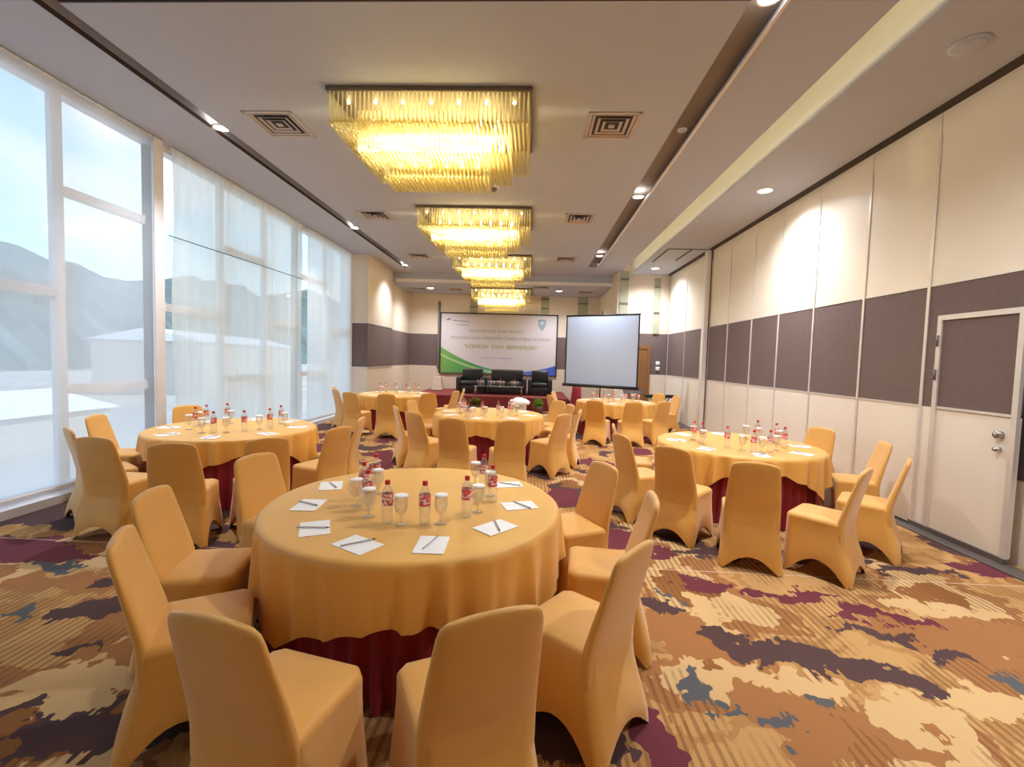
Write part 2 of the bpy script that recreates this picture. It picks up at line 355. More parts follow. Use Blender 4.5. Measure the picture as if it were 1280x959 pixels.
# ---- windows: frames with staggered transoms, glass panes
GX = -5.25
mul = [-2.6, -1.4, -.1, 1.1, 2.35, 3.6, 4.87, 6.1, 7.5, 8.75, 9.9, 11.35, 12.8]
low = [(2.28, ), (1.22, 3.42), (2.28, ), (1.18, 3.42), (2.27, ), (1.15, 3.42), (2.29, )]
def window(n, ys, first):
    fr = MB(); pn = MB()
    for i, y in enumerate(ys):
        wd = .085 if y in (6.1, 9.9, 12.8) else .06
        fr.box(GX - .03, GX + .03, y - wd, y + wd, .09, 4.5)
    a, b = ys[0], ys[-1]
    fr.box(GX - .06, GX + .09, a, b, .09, .17); fr.box(GX - .06, GX + .09, a, b, 4.40, 4.5)
    for i in range(len(ys) - 1):
        for zz in low[(first + i) % 2 if first + i < 7 else (first + i) % 7] if False else ((2.28, ) if (first + i) % 2 == 0 else (1.2, 3.40)):
            fr.box(GX - .03, GX + .025, ys[i], ys[i + 1], zz - .055, zz + .055)
        pn.add([(GX, ys[i], .09), (GX, ys[i + 1], .09), (GX, ys[i + 1], 4.5), (GX, ys[i], 4.5)], [(0, 1, 2, 3)])
    o = struct(fr.build('window_%d' % n, M['frame']), None)
    pn.build('pane', M['pane'], o)
window(1, mul[:8], 1)      # parity: bay 4.87-6.1 gets the 1.2 / 3.4 pair
window(2, mul[7:11], 0)
window(3, mul[10:], 1)
struct(MB().box(-5.5, -5.15, 12.88, 12.95, 0, 4.5).build('trim_30', M['frame']), 'window end jamb')

# ---- blinds (sheer roller screens)
def blind(y0, y1, mat, label, wave, tubez=4.48, rail=False, bar=None, ph=0.0):
    r = thing('roller_blind', label, 'blind', (-5.09, (y0 + y1) / 2, 0))
    n = int((y1 - y0) / .045); hz = 10; vs = []; fs = []
    ym = (y0 + y1) / 2
    for j in range(hz + 1):
        zz = .16 + (tubez - .16) * j / hz
        for i in range(n + 1):
            y = y0 + (y1 - y0) * i / n; amp = wave * (1 - .5 * j / hz)
            edge = .03 * math.sin(zz * 2.1 + ph) if wave > .01 and i in (0, n) else 0
            vs.append((amp * (math.sin(y * 9.0 + ph) + .5 * math.sin(y * 23 + 1.3)), y - ym + edge, zz))
    for j in range(hz):
        for i in range(n): a = j * (n + 1) + i; fs.append((a, a + 1, a + n + 2, a + n + 1))
    c = MB(); c.add(vs, fs, 0, True); c.build('fabric', mat, r)
    c = MB(); c.tube((0, y0 - ym, .155), (0, y1 - ym, .155), .014, 8); c.build('hem_bar', M['white'], r)
    c = MB(); c.tube((-.01, y0 - ym, 4.482), (-.01, y1 - ym, 4.482), .013, 10); c.build('roller_tube', M['frame'], r)
    if rail:
        c = MB(); c.box(-.02, .012, y1 - ym - .15, y1 - ym + .012, .1, 4.49); c.build('guide_rail', M['frame'], r)
    if bar:
        c = MB(); c.tube((.04, y0 - ym - .1, bar[0]), (.04, y1 - ym, bar[1]), .007, 6); c.build('cross_rod', M['black'], r)
    return r
blind(-2.6, 6.13, M['blind_a'], 'clearest sheer roller blind on the left, sky and hills showing through', .0, rail=True)
blind(6.29, 9.88, M['blind_b'], 'rippled cream sheer roller blind with a thin dark rod across it', .02, bar=(3.25, 3.29))
blind(10.17, 12.59, M['blind_c'], 'narrow white sheer roller blind at the far end of the windows', .006, ph=1.0)
# daylight portals in the window opening
for y0, y1 in ((YB, 4.8), (4.8, 12.8)):
    ld = bpy.data.lights.new('window_portal', 'AREA'); ld.shape = 'RECTANGLE'; ld.size = y1 - y0; ld.size_y = 4.4
    lo = bpy.data.objects.new('window_portal', ld); COL.objects.link(lo)
    lo.matrix_world = Matrix(((0, 0, -1, -5.38), (1, 0, 0, (y0 + y1) / 2), (0, -1, 0, 2.3), (0, 0, 0, 1)))
    ld.cycles.is_portal = True

# ---- outside: ground, wooded hills, low pale buildings
struct(MB().box(-400, -8, -250, 400, -4.2, -4).build('outside_ground', M['ground']))
def hills():
    rnd = random.Random(3); vs = []; fs = []; n = 360
    for i in range(n + 1):
        t = i / n; y = -120 + 520 * t
        hgt = 40 + 7 * math.sin(t * 7 + 1) + 3.5 * math.sin(t * 31) + 2.2 * math.sin(t * 83 + 1) + 1.4 * math.sin(t * 171)
        for j, (xx, s) in enumerate(((-110, 0), (-128, .45), (-145, .8), (-160, 1.0), (-190, .9), (-240, 0))):
            vs.append((xx + rnd.uniform(-4, 4), y, -4 + hgt * s + (rnd.uniform(-1.5, 1.5) if 0 < s else 0)))
    for i in range(n):
        for j in range(5): a = i * 6 + j; fs.append((a, a + 6, a + 7, a + 1))
    c = MB(); c.add(vs, fs, 0, True); return c
struct(hills().build('hills', M['hill']))
def shed(x, y, wx, wy, h, rise, label, rot=0.0):
    r = thing('building', label, 'building', (x, y, -4), rot)
    MB().box(-wx / 2, wx / 2, -wy / 2, wy / 2, 0, h).build('wall', M['house'], r)
    c = MB(); o = .4; X, Y = wx / 2 + o, wy / 2 + o
    c.add([(-X, -Y, h), (X, -Y, h), (X, Y, h), (-X, Y, h), (0, -Y, h + rise), (0, Y, h + rise)], [(0, 1, 4), (2, 3, 5), (1, 2, 5, 4), (3, 0, 4, 5), (3, 2, 1, 0)])
    c.build('roof', M['roof'], r)
shed(-52, 75, 12, 44, 6.6, 1.6, 'long low building with white roof seen through the blinds', .25)
shed(-30, 22, 8, 10, 2.0, 1.0, 'small pale shed below the leftmost window')
shed(-60, 34, 10, 14, 3.0, 1.2, 'pale building far beyond the leftmost window')

# ================================================================ PARTITION PANELS
def panel(y0, y1, label, x=4.2, door=False, zt=4.39, split=None):
    r = thing('partition_panel', label, 'partition panel', (x, (y0 + y1) / 2, 0), 0, 'operable wall panels')
    hy = (y1 - y0) / 2; ym = (y0 + y1) / 2
    def slab(nm, a, b, mt, ya=-hy, yb=hy): MB().box(0, .09, ya + .004, yb - .004, a, b).build(nm, mt, r)
    if not door:
        slab('lower_board', .03, 1.315, M['cream']); slab('fabric_board', 1.315, 2.59, M['brown']); slab('upper_board', 2.59, zt, M['cream'])
    else:
        dl, dr = 4.15 - ym, 4.93 - ym
        slab('upper_board', 2.59, zt, M['cream']); slab('fabric_board', 2.26, 2.59, M['brown'])
        MB().box(0, .09, dr + .004, hy - .004, .03, 1.315).build('lower_board', M['cream'], r)
        MB().box(0, .09, dr + .004, hy - .004, 1.315, 2.26).build('fabric_board', M['brown'], r)
        d = MB().box(.006, .085, dl, dr - .03, .05, 1.30).build('door_leaf', M['cream'], r); d['label'] = 'cream lower half of the pass door'
        MB().box(.006, .085, dl, dr - .03, 1.33, 2.215).build('door_fabric', M['brown'], d)
        c = MB(); c.box(-.012, .02, dr - .03, dr + .02, .06, 2.215); c.box(-.012, .02, dl - .05, dl, .06, 2.215); c.box(-.012, .02, dl - .05, dr + .02, 2.215, 2.265); c.box(-.006, .02, dl, dr - .03, 1.305, 1.33)
        c.build('door_frame', M['alum'], r)
        c = MB(); c.box(-.014, .02, dl - .04, dr + .2, 0, .06); c.build('kick_rail', M['alum_dark'], r)
        for zz in (1.60, 1.95): c = MB(); c.tube((-.018, dr + .0, zz), (-.018, dr + .0, zz + .11), .012, 8); c.build('hinge', M['alum_dark'], d)
        for zz, rr in ((1.14, .034), (1.01, .022)):
            c = MB(); c.tube((-.035, dl + .09, zz), (.01, dl + .09, zz), rr, 16); c.tube((-.05, dl + .09, zz), (-.035, dl + .09, zz), rr * .6, 16); c.build('lock_rose', M['steel'], d)
    c = MB(); c.box(-.01, .02, hy - .018, hy + .018, .03, zt - .25)
    c.build('edge_seal', M['alum'], r)
    c = MB(); c.box(-.006, .02, -hy, hy, 2.58, 2.60)
    if not door: c.box(-.006, .02, -hy, hy, 1.305, 1.325)
    c.build('rail', M['alum'], r)
    return r
ys = [5.09, 6.05, 7.08, 8.06, 9.02, 10.1, 11.12]
nm = ['beige and brown wall panel directly left of the panel with the pass door', 'second wall panel beyond the pass door panel', 'third wall panel beyond the pass door panel, behind the right table',
      'fourth wall panel beyond the pass door panel', 'fifth wall panel, second one before the pale post', 'last narrow-looking wall panel in front of the pale post']
panel(4.10, 5.09, 'wall panel with a brown and cream pass door and steel lock', door=True)
for i in range(6): panel(ys[i], ys[i + 1], nm[i])
panel(11.29, 12.85, 'first wall panel past the pale post')
panel(12.85, 14.40, 'last wall panel in the far right corner past the post')
# door in the end wall
c = MB(); c.box(3.05, 3.58, 14.41, 14.45, .02, 2.12); d1 = struct(c.build('door_1', M['wood']), 'brown wooden door beside the projection screen')
c = MB(); c.box(3.58, 3.68, 14.39, 14.45, 0, 2.12); c.box(2.95, 3.68, 14.39, 14.45, 2.12, 2.22); c.build('door_frame', M['wood'], d1)
for i, zz in enumerate((1.45, 1.62)):
    c = MB(); c.bbox(3.86, 3.98, 14.42, 14.45, zz, zz + .12, .008)
    o = tag(c.build('switch_plate', M['white'], None), ['lower of two white switch plates on the far right wall', 'upper of two white switch plates on the far right wall'][i], 'switch', 'wall switch plates')

# ================================================================ CEILING FITTINGS
def spot(loc, power, ang=150, col=(.95, .97, 1.0), blend=1.0):
    ld = bpy.data.lights.new('downlight_lamp', 'SPOT'); ld.energy = power; ld.color = col; ld.spot_size = math.radians(ang); ld.spot_blend = blend; ld.shadow_soft_size = .1
    return ld
def downlight(x, y, z, label, r=.085, power=None, depth=.0):
    t = thing('downlight', label, 'downlight', (x, y, z), 0, 'recessed downlights')
    c = MB(); c.lathe([(r * 1.25, 0), (r * 1.25, -.006), (r * 1.05, -.012), (r, -.006)], 24, cap0=False, cap1=False); c.build('trim_ring', M['white'], t)
    c = MB(); c.lathe([(r, -.004), (r * .6, -.002), (.001, -.001)], 24, cap0=True, cap1=False); c.build('lens', M['lamp'], t)
    ld = spot(None, power or DOWN_W, 112 if x < -4 else 150); lo = bpy.data.objects.new('lamp', ld); COL.objects.link(lo); lo.parent = t; lo.location = (0, 0, -.03)
S = ZC + .135
downlight(-4.07, 5.85, S - .1, 'nearest lit downlight in the left ceiling slot')
downlight(-4.07, 10.3, S - .1, 'middle lit downlight in the left ceiling slot')
downlight(-4.07, 14.4, S - .1, 'farthest lit downlight in the left ceiling slot')
downlight(1.74, 3.75, S - .1, 'downlight in the right slot cut by the top of the picture')
downlight(1.74, 8.1, S - .1, 'middle lit downlight in the right ceiling slot')
downlight(1.74, 12.6, S - .1, 'farthest lit downlight in the right ceiling slot')
downlight(3.53, 7.4, 4.41, 'large lit downlight above the right partition panels', .10)
downlight(3.47, 13.5, 4.41, 'lit downlight in the far right ceiling by the post', .10)
downlight(-3.79, 16.75, 4.19, 'left one of two downlights above the stage', .11)
downlight(.91, 16.8, 4.19, 'right one of two downlights above the stage', .11)
downlight(3.53, 1.4, 4.41, 'added downlight out of view in the right ceiling beside the viewpoint', .10)  # unseen lamp continuing the row, added to brighten the room
# small ceiling fixtures
def disc(x, y, z, r, name, label, cat, mt, h=.02):
    t = thing(name, label, cat, (x, y, z))
    c = MB(); c.lathe([(r, 0), (r, -h * .5), (r * .85, -h)], 24, cap0=True, cap1=True); c.build('bezel', mt, t)
    c = MB(); c.lathe([(r * .8, -h), (r * .7, -h * 1.25)], 24); c.build('grille', M['ceiling'], t)
disc(3.55, 4.1, 4.41, .14, 'ceiling_speaker', 'round flush ceiling speaker at the top right', 'speaker', M['ceiling'])
disc(1.74, 5.8, S - .1, .055, 'ceiling_sensor', 'small round pale sensor in the right ceiling slot', 'sensor', M['white'])
t = thing('dome_camera', 'small white dome camera on the ceiling behind the nearest chandelier', 'camera', (-.72, 7.6, ZC))
c = MB(); c.lathe([(.10, 0), (.10, -.03), (.085, -.045)], 24); c.build('housing', M['white'], t)
c = MB(); c.lathe([(.07, -.04), (.06, -.075), (.035, -.095), (.005, -.10)], 20); c.build('dome', M['alum_dark'], t)
c = MB(); c.bbox(-4.12, -4.02, 8.3, 8.5, S - .02, S, .01); tag(c.build('slot_detector', M['vent']), 'small grey detector block in the left ceiling slot', 'sensor')

def vent(x, y, z, w_, d_, label, proto=[None]):
    if proto[0] is None or proto[0][1] != (w_, d_):
        t = thing('air_vent', label, 'air vent', (x, y, z), 0, 'square ceiling air vents')
        c = MB()
        a, b = w_ / 2, d_ / 2
        for (x0, x1, y0, y1) in ((-a, a, -b, -b + .045), (-a, a, b - .045, b), (-a, -a + .045, -b, b), (a - .045, a, -b, b)): c.box(x0, x1, y0, y1, -.014, 0)
        c.build('frame', M['vent'], t)
        MB().box(-a + .04, a - .04, -b + .04, b - .04, -.001, 0).build('backing', M['dark'], t)
        for kx in (.80, .58, .36):
            c = MB(); u, v_ = a * kx, b * kx; s_ = .022
            lo_, hi_ = -.012, -.003
            def ringq(uu, vv, zz): return [(-uu, -vv, zz), (uu, -vv, zz), (uu, vv, zz), (-uu, vv, zz)]
            c.loft([ringq(u + s_ * .3, v_ + s_ * .3, lo_), ringq(u - s_, v_ - s_, hi_), ringq(u - s_ - .004, v_ - s_ - .004, hi_), ringq(u + s_ * .3 - .006, v_ + s_ * .3 - .006, lo_ - .001)], cap0=False, cap1=False, smooth=False)
            c.build('louvre', M['vent'], t)
        MB().bbox(-a * .12, a * .12, -b * .12, b * .12, -.014, -.001, .005).build('core', M['vent'], t)
        proto[0] = (t, (w_, d_)); return t
    return dup(proto[0][0], (x, y, z), 0, label, 'square ceiling air vents')
for x, y, lb in ((-3.2, 5.68, 'ceiling air vent nearest the left slot, left of the nearest chandelier'), (.86, 5.65, 'ceiling air vent to the right of the nearest chandelier'),
                 (-3.25, 9.27, 'ceiling air vent left of the second chandelier'), (.85, 9.25, 'ceiling air vent right of the second chandelier'),
                 (-3.27, 12.9, 'ceiling air vent left of the third chandelier'), (.86, 12.95, 'ceiling air vent right of the third chandelier')):
    vent(x, y, ZC, .60, .62, lb)
for x, lb in ((-4.3, 'far left air vent over the stage end'), (-2.9, 'air vent left of the farthest chandelier'), (.25, 'air vent right of the farthest chandelier'), (1.9, 'far right air vent over the stage end')):
    vent(x, 16.1 if x == .25 else 17.0, 4.19, .60, .62, lb)

# chandeliers: stepped rectangular tiers of crystal strands
def strand_tier(c, x0, x1, y0, y1, z0, z1, sp, fill):
    pts = []
    nx = int((x1 - x0) / sp); ny = int((y1 - y0) / sp)
    for i in range(nx + 1):
        for j in range(ny + 1):
            edge = i in (0, nx) or j in (0, ny)
            if edge or fill: pts.append((x0 + (x1 - x0) * i / nx, y0 + (y1 - y0) * j / ny, edge))
    for px, py, edge in pts:
        if edge:
            r = .0085; n = 4
            rings = [(r, z1), (r, z0 + .055), (.003, z0 + .05), (.014, z0 + .03), (.017, z0 + .018), (.012, z0 + .006), (.002, z0)]
        else:
            n = 4; rings = [(.002, z0 + .10), (.012, z0 + .06), (.017, z0 + .03), (.012, z0 + .006), (.002, z0)]
        if edge: c.lathe([(r, z0 + .052), (r, z1)], n, (px, py, 0), cap0=False, cap1=False); rings = rings[2:]
        c.lathe([(a, b) for a, b in reversed(rings)], n, (px, py, 0), 1, cap0=False, cap1=False)
def chandelier():
    t = thing('chandelier', '', 'chandelier', (0, 0, 0), 0, 'crystal chandeliers')
    c = MB(); c.bbox(-1.09, 1.09, -.72, .72, -.05, 0, .012); c.build('ceiling_plate', M['plate'], t)
    for nm_, (x0, x1, y0, y1, z0, z1) in zip('abc', ((-1.05, 1.05, -.69, .66, -.385, -.05), (-.83, .84, -.45, .43, -.59, -.12), (-.60, .60, -.22, .20, -.77, -.28))):
        c = MB(); strand_tier(c, x0, x1, y0, y1, z0, z1, .046, True)
        o = c.build('crystal_curtain', [M['crystal'], M['bead']], t); o['kind'] = 'stuff'
    for i in range(8):
        for j in range(2):
            c = MB(); x, y = -.70 + .20 * i, -.34 + .62 * j
            c.lathe([(.010, -.16), (.020, -.19), (.026, -.24), (.024, -.30), (.012, -.335), (.002, -.34)], 10, (x, y, 0)); c.build('bulb', M['bulb'], t)
    for i in range(6):
        c = MB(); x = -.46 + .184 * i
        c.lathe([(.010, -.42), (.020, -.45), (.026, -.50), (.024, -.55), (.012, -.575), (.002, -.58)], 10, (x, -.10, 0)); c.build('bulb', M['bulb'], t)
    for i in range(7):
        c = MB(); x = -.9 + .3 * i
        c.lathe([(.008, -.06), (.016, -.075), (.018, -.09), (.010, -.105), (.002, -.11)], 10, (x, -.56, 0)); c.build('bulb', M['bulb'], t)
    for x, y, zz in ((-.58, -.22, -.40), (-.2, -.24, -.44), (.2, -.24, -.44), (.58, -.22, -.40)):
        ld = bpy.data.lights.new('chandelier_lamp', 'POINT'); ld.energy = CHAND_W; ld.color = (1.0, .88, .52); ld.shadow_soft_size = .12
        lo = bpy.data.objects.new('lamp', ld); COL.objects.link(lo); lo.parent = t; lo.location = (x, y, zz)
    return t
ch = chandelier(); ch.location = (-1.17, 5.58, ZC); ch['label'] = 'nearest and largest-looking crystal chandelier, front one of the row'
dup(ch, (-1.17, 9.30, ZC), 0, 'second crystal chandelier from the front of the row')
dup(ch, (-1.17, 13.2, ZC), 0, 'third crystal chandelier, last one before the ceiling drop')
dup(ch, (-1.17, 17.0, 4.19), 0, 'farthest crystal chandelier, hanging in front of the banner')
# cove lamp hidden behind the edge of the main ceiling
ld = bpy.data.lights.new('cove_lamp', 'AREA'); ld.shape = 'RECTANGLE'; ld.size = 15.0; ld.size_y = .06; ld.energy = COVE_W; ld.color = (1.0, .72, .30)
lo = bpy.data.objects.new('cove_lamp', ld); COL.objects.link(lo)
lo.matrix_world = Matrix(((0, .3, -.95, 2.45), (1, 0, 0, 6.7), (0, .95, .3, 4.66), (0, 0, 0, 1)))

# ================================================================ STAGE END
struct(MB().box(-4.0, 1.25, 15.0, 18.2, 0, .42).build('stage', M['stage_red']), 'low red carpeted stage')
ba = thing('event_banner', 'wide printed event banner hanging on the end wall behind the stage', 'banner', (-1.36, 18.265, 2.25))
c = MB(); c.box(-2.31, 2.31, -.01, .01, -1.19, 1.19); 
def banner_mat():
    mt, g, out = newmat('banner_print'); b = g.node('ShaderNodeBsdfPrincipled'); b.inputs['Roughness'].default_value = .6
    x, y, z_ = g.sep(g.node('ShaderNodeTexCoord').outputs['Object'])
    u = g.m('DIVIDE', g.m('ADD', x, 2.31), 4.62); v_ = g.m('DIVIDE', g.m('ADD', z_, 1.19), 2.38)
    W = c4(srgb(208, 202, 206))
    # two curved sweeps meeting low in the middle: green from the left, blue from the right
    e = g.m('SUBTRACT', u, .64)
    curve = g.m('MULTIPLY_ADD', g.m('MULTIPLY', e, e), .95, .045)
    under = g.m('LESS_THAN', v_, curve)
    c2 = g.m('MULTIPLY_ADD', g.m('MULTIPLY', g.m('SUBTRACT', u, .66), g.m('SUBTRACT', u, .66)), .70, .0)
    sweep = g.ramp(u, [(0.0, c4(srgb(120, 170, 84))), (.25, c4(srgb(74, 158, 92))), (.5, c4(srgb(90, 150, 150))), (.72, c4(srgb(96, 124, 200))), (1, c4(srgb(64, 92, 196)))])
    light = g.mix(.35, sweep, W)
    col = g.mix(under, W, sweep)
    band = g.m('MULTIPLY', g.m('LESS_THAN', g.m('ABSOLUTE', g.m('SUBTRACT', v_, c2)), .018), g.m('LESS_THAN', u, .45))
    col = g.mix(g.m('MULTIPLY', band, .6), col, c4(srgb(200, 220, 150)))
    g.l.new(col, b.inputs['Base Color']); g.l.new(b.outputs[0], out.inputs[0]); return mt
c.build('sheet', banner_mat(), ba)
c = MB()
for q in ((-2.34, 2.34, 1.17, 1.22), (-2.34, 2.34, -1.22, -1.19), (-2.36, -2.30, -1.22, 1.22), (2.30, 2.36, -1.22, 1.22)): c.box(q[0], q[1], -.03, .02, q[2], q[3])
c.build('frame', M['dark'], ba)
def text(s_, name, size, mt, parent, loc, width=None):
    cu = bpy.data.curves.new(name, 'FONT'); cu.body = s_; cu.size = size; cu.align_x = 'CENTER'; cu.align_y = 'CENTER'; cu.extrude = .002
    tmp = bpy.data.objects.new('tmp', cu); COL.objects.link(tmp); bpy.context.view_layer.update()
    me = bpy.data.meshes.new_from_object(tmp.evaluated_get(bpy.context.evaluated_depsgraph_get())); bpy.data.objects.remove(tmp)
    me.materials.clear(); me.materials.append(mt)
    o = bpy.data.objects.new(name, me); COL.objects.link(o); o.parent = parent; o.location = loc; o.rotation_euler = (PI / 2, 0, 0)
    if width:
        xs_ = [v.co.x for v in me.vertices]; k_ = width / (max(xs_) - min(xs_))
        for v in me.vertices: v.co.x *= k_
    return o
INK = pbr('banner_grey_ink', srgb(150, 150, 146), .6, var=.02); OLV = pbr('banner_olive_ink', srgb(150, 156, 74), .6, var=.02); LIL = pbr('banner_lilac_ink', srgb(160, 140, 190), .6, var=.02); NAVY = pbr('banner_navy_ink', srgb(104, 100, 140), .6, var=.02)
text('GATHERING JASA PRESIA', 'banner_text', .17, INK, ba, (-.10, -.013, .50), 2.15)
text('PENGEMBANGAN KERJASAMA CANDIN PUBLIK JAYAPURA', 'banner_text', .17, INK, ba, (.08, -.013, .22), 4.0)
text('"KEBERSIH  DAN  BERINTEGRI"', 'banner_text', .21, OLV, ba, (.1, -.013, -.12), 2.95)
text('JAYAPURA, DESEMBER', 'banner_text', .08, LIL, ba, (-.05, -.013, -.56), 1.25)
text('BANDARA', 'banner_text', .08, NAVY, ba, (-1.45, -.013, .74), .46)
c = MB(); c.add([(-2.12, -.013, .92), (-1.98, -.013, .98), (-1.90, -.013, 1.0), (-1.95, -.013, .93), (-2.02, -.013, .90)], [(0, 4, 3, 2, 1)])
c.add([(-1.85, -.013, .915), (-1.15, -.013, .87), (-1.15, -.013, .85), (-1.85, -.013, .885)], [(0, 3, 2, 1)])
c.build('logo', NAVY, ba)
c = MB(); pts = [(1.55, 1.0), (1.72, 1.03), (1.89, 1.0), (1.87, .80), (1.79, .64), (1.72, .56), (1.65, .64), (1.57, .80)]
c.add([(a, -.013, b) for a, b in pts], [tuple(range(7, -1, -1))]); c.build('crest', pbr('crest_blue', srgb(146, 166, 182), .6, var=.04), ba)
c = MB(); c.add([(1.72 + .09 * math.cos(2 * PI * k_ / 16), -.015, .88 + .07 * math.sin(2 * PI * k_ / 16)) for k_ in range(16)], [tuple(range(16))]); c.build('crest_disc', pbr('crest_pale', srgb(190, 198, 216), .6, var=.03), ba)

# sofas
def sofa(x0, x1, label, seats, name='sofa', cat='sofa'):
    w_ = x1 - x0; t = thing(name, label, cat, ((x0 + x1) / 2, 16.35, .42), 0, 'black leather stage seating')
    h = w_ / 2
    MB().bbox(-h + .14, h - .14, -.40, .38, .06, .30, .03).build('base', M['leather'], t)
    for sx in (-1, 1):
        a, b = sorted((sx * h, sx * (h - .15))); MB().bbox(a, b, -.42, .40, .03, .58, .04).build('armrest', M['leather'], t)
    sw = (2 * h - .30) / seats
    for i in range(seats): MB().bbox(-h + .15 + i * sw, -h + .15 + (i + 1) * sw - .01, -.42, .20, .29, .44, .05).build('seat_cushion', M['leather'], t)
    c = MB(); c.bbox(-h + .13, h - .13, .17, .40, .30, .87, .06); c.build('backrest', M['leather'], t)
    for sx in (-1, 1):
        for sy in (-.36, .34): MB().lathe([(.025, 0), (.022, .07)], 10, (sx * (h - .06), sy, 0)).build('foot', M['steel'], t)
sofa(-2.64, -1.62, 'black leather armchair at the left end of the stage', 1, 'armchair', 'armchair')
sofa(-1.58, -.16, 'black leather two seat sofa in the middle of the stage', 2)
sofa(-.12, .74, 'black leather armchair at the right end of the stage', 1, 'armchair', 'armchair')
ct = thing('coffee_table', 'low glass coffee table in front of the stage sofas', 'table', (-1.1, 15.5, .42))
c = MB(); c.bbox(-.85, .85, -.25, .25, .31, .33, .01); c.build('tabletop', M['glass'], ct)
for sx in (-1, 1):
    for sy in (-1, 1): MB().tube((sx * .78, sy * .2, 0), (sx * .78, sy * .2, .31), .018, 8).build('leg', M['steel'], ct)
# tapered cream stand, red draped stand, plants, cloth
t = thing('cream_stand', 'small tapered cream stand at the left end of the stage', 'stand', (-3.5, 17.0, .42))
def rq(a, zz, b=None): b = b or a; return [(-a, -b, zz), (a, -b, zz), (a, b, zz), (-a, b, zz)]
c = MB(); c.loft([rq(.20, .03), rq(.13, .52)], smooth=False); c.build('shade', M['cream_wall'], t)
c = MB(); c.loft([rq(.21, 0), rq(.21, .03)], smooth=False); c.build('base', M['dark'], t)
t = thing('draped_stand', 'tall narrow stand draped in dark red cloth beside the screen', 'stand', (1.44, 14.5, 0))
c = MB(); n = 32
rings = [[((.12 + .015 * math.sin(7 * a + zz * 3) + .10 * (1 - zz / .93)) * math.cos(a), (.12 + .015 * math.sin(7 * a) + .06 * (1 - zz / .93)) * math.sin(a), zz) for a in [2 * PI * i / n for i in range(n)]] for zz in (0.0, .25, .5, .75, .93)]
c.loft(rings); c.build('drape', M['burgundy'], t)
c = MB(); c.bbox(-.13, .13, -.13, .13, .925, .95, .01); c.build('top', M['burgundy'], t)
def plant(x, y, r, h, label, mt, n, zbase=0.0):
    t = thing('potted_plant', label, 'plant', (x, y, zbase)); rnd = random.Random(int(x * 100))
    MB().lathe([(.10, 0), (.15, .05), (.16, .22), (.14, .23), (.12, .20)], 20).build('pot', M['pot'], t)
    c = MB()
    for i in range(n):
        a = rnd.uniform(0, 2 * PI); el = rnd.uniform(.1, 1.45); L = r * rnd.uniform(.6, 1.05)
        d = Vector((math.cos(a) * math.cos(el), math.sin(a) * math.cos(el), math.sin(el) * (h / r) * .9)); p0 = Vector((0, 0, .2)) ; p1 = p0 + d * L
        side = Vector((-math.sin(a), math.cos(a), rnd.uniform(-.4, .4))) * .028; pm = p0 + d * L * .62 + Vector((0, 0, .02))
        c.add([p0 + d * L * .25, pm + side, p1, pm - side, p0 + d * L * .25 + Vector((0, 0, .002))], [(0, 1, 2), (0, 2, 3)])
    c.build('foliage', mt, t)
plant(.24, 14.3, .24, .34, 'bright green potted plant on the floor before the stage', M['leaf'], 260)
plant(-1.75, 14.4, .30, .30, 'olive potted plant at the foot of the stage, left one', M['leaf_olive'], 200)
plant(-2.25, 14.45, .28, .28, 'darker olive potted plant at the left end of the stage front', M['leaf_olive'], 200)
t = thing('cloth_covered_box', 'pale box with a crumpled white cloth heaped on top', 'box', (-.34, 14.0, 0))
MB().bbox(-.22, .22, -.16, .16, 0, .36, .01).build('box', M['cream_wall'], t)
c = MB(); n = 26; rnd = random.Random(5)
rings = []
for k_, (rr, zz) in enumerate(((.27, .30), (.28, .36), (.24, .42), (.16, .47), (.06, .50))):
    rings.append([(rr * 1.15 * math.cos(2 * PI * i / n) * (1 + rnd.uniform(-.10, .10)), rr * .8 * math.sin(2 * PI * i / n) * (1 + rnd.uniform(-.1, .1)), zz + rnd.uniform(-.02, .02)) for i in range(n)])
c.loft(rings); c.build('cloth', M['paper'], t)

# projection screen on tripod
ps = thing('projection_screen', 'white tripod projection screen standing right of the banner', 'projection screen', (1.93, 13.0, 0), -.50)
c = MB(); c.box(-1.04, 1.04, -.006, 0, 1.02, 2.97, 0); c.build('screen_fabric', M['screen'], ps)
c = MB()
for q in ((-1.08, -1.04, 1.0, 2.98), (1.04, 1.08, 1.0, 2.98), (-1.08, 1.08, 2.96, 2.99)): c.box(q[0], q[1], -.008, .002, q[2], q[3])
c.build('black_border', M['black'], ps)
c = MB(); c.tube((-1.12, -.02, .98), (1.12, -.02, .98), .045, 12); c.build('bottom_housing', M['black'], ps)
c = MB(); c.tube((-1.09, 0, 2.99), (1.09, 0, 2.99), .018, 8); c.build('top_bar', M['black'], ps)
c = MB(); c.tube((0, .06, .35), (0, .06, 3.05), .018, 8); c.tube((0, .06, 3.05), (0, -.02, 3.09), .012, 8); c.build('pole', M['black'], ps)
for a in (90, 210, 330):
    c = MB(); c.tube((0, .06, .55), (.55 * math.cos(math.radians(a)), .06 + .55 * math.sin(math.radians(a)), .012), .012, 8); c.build('leg', M['black'], ps)
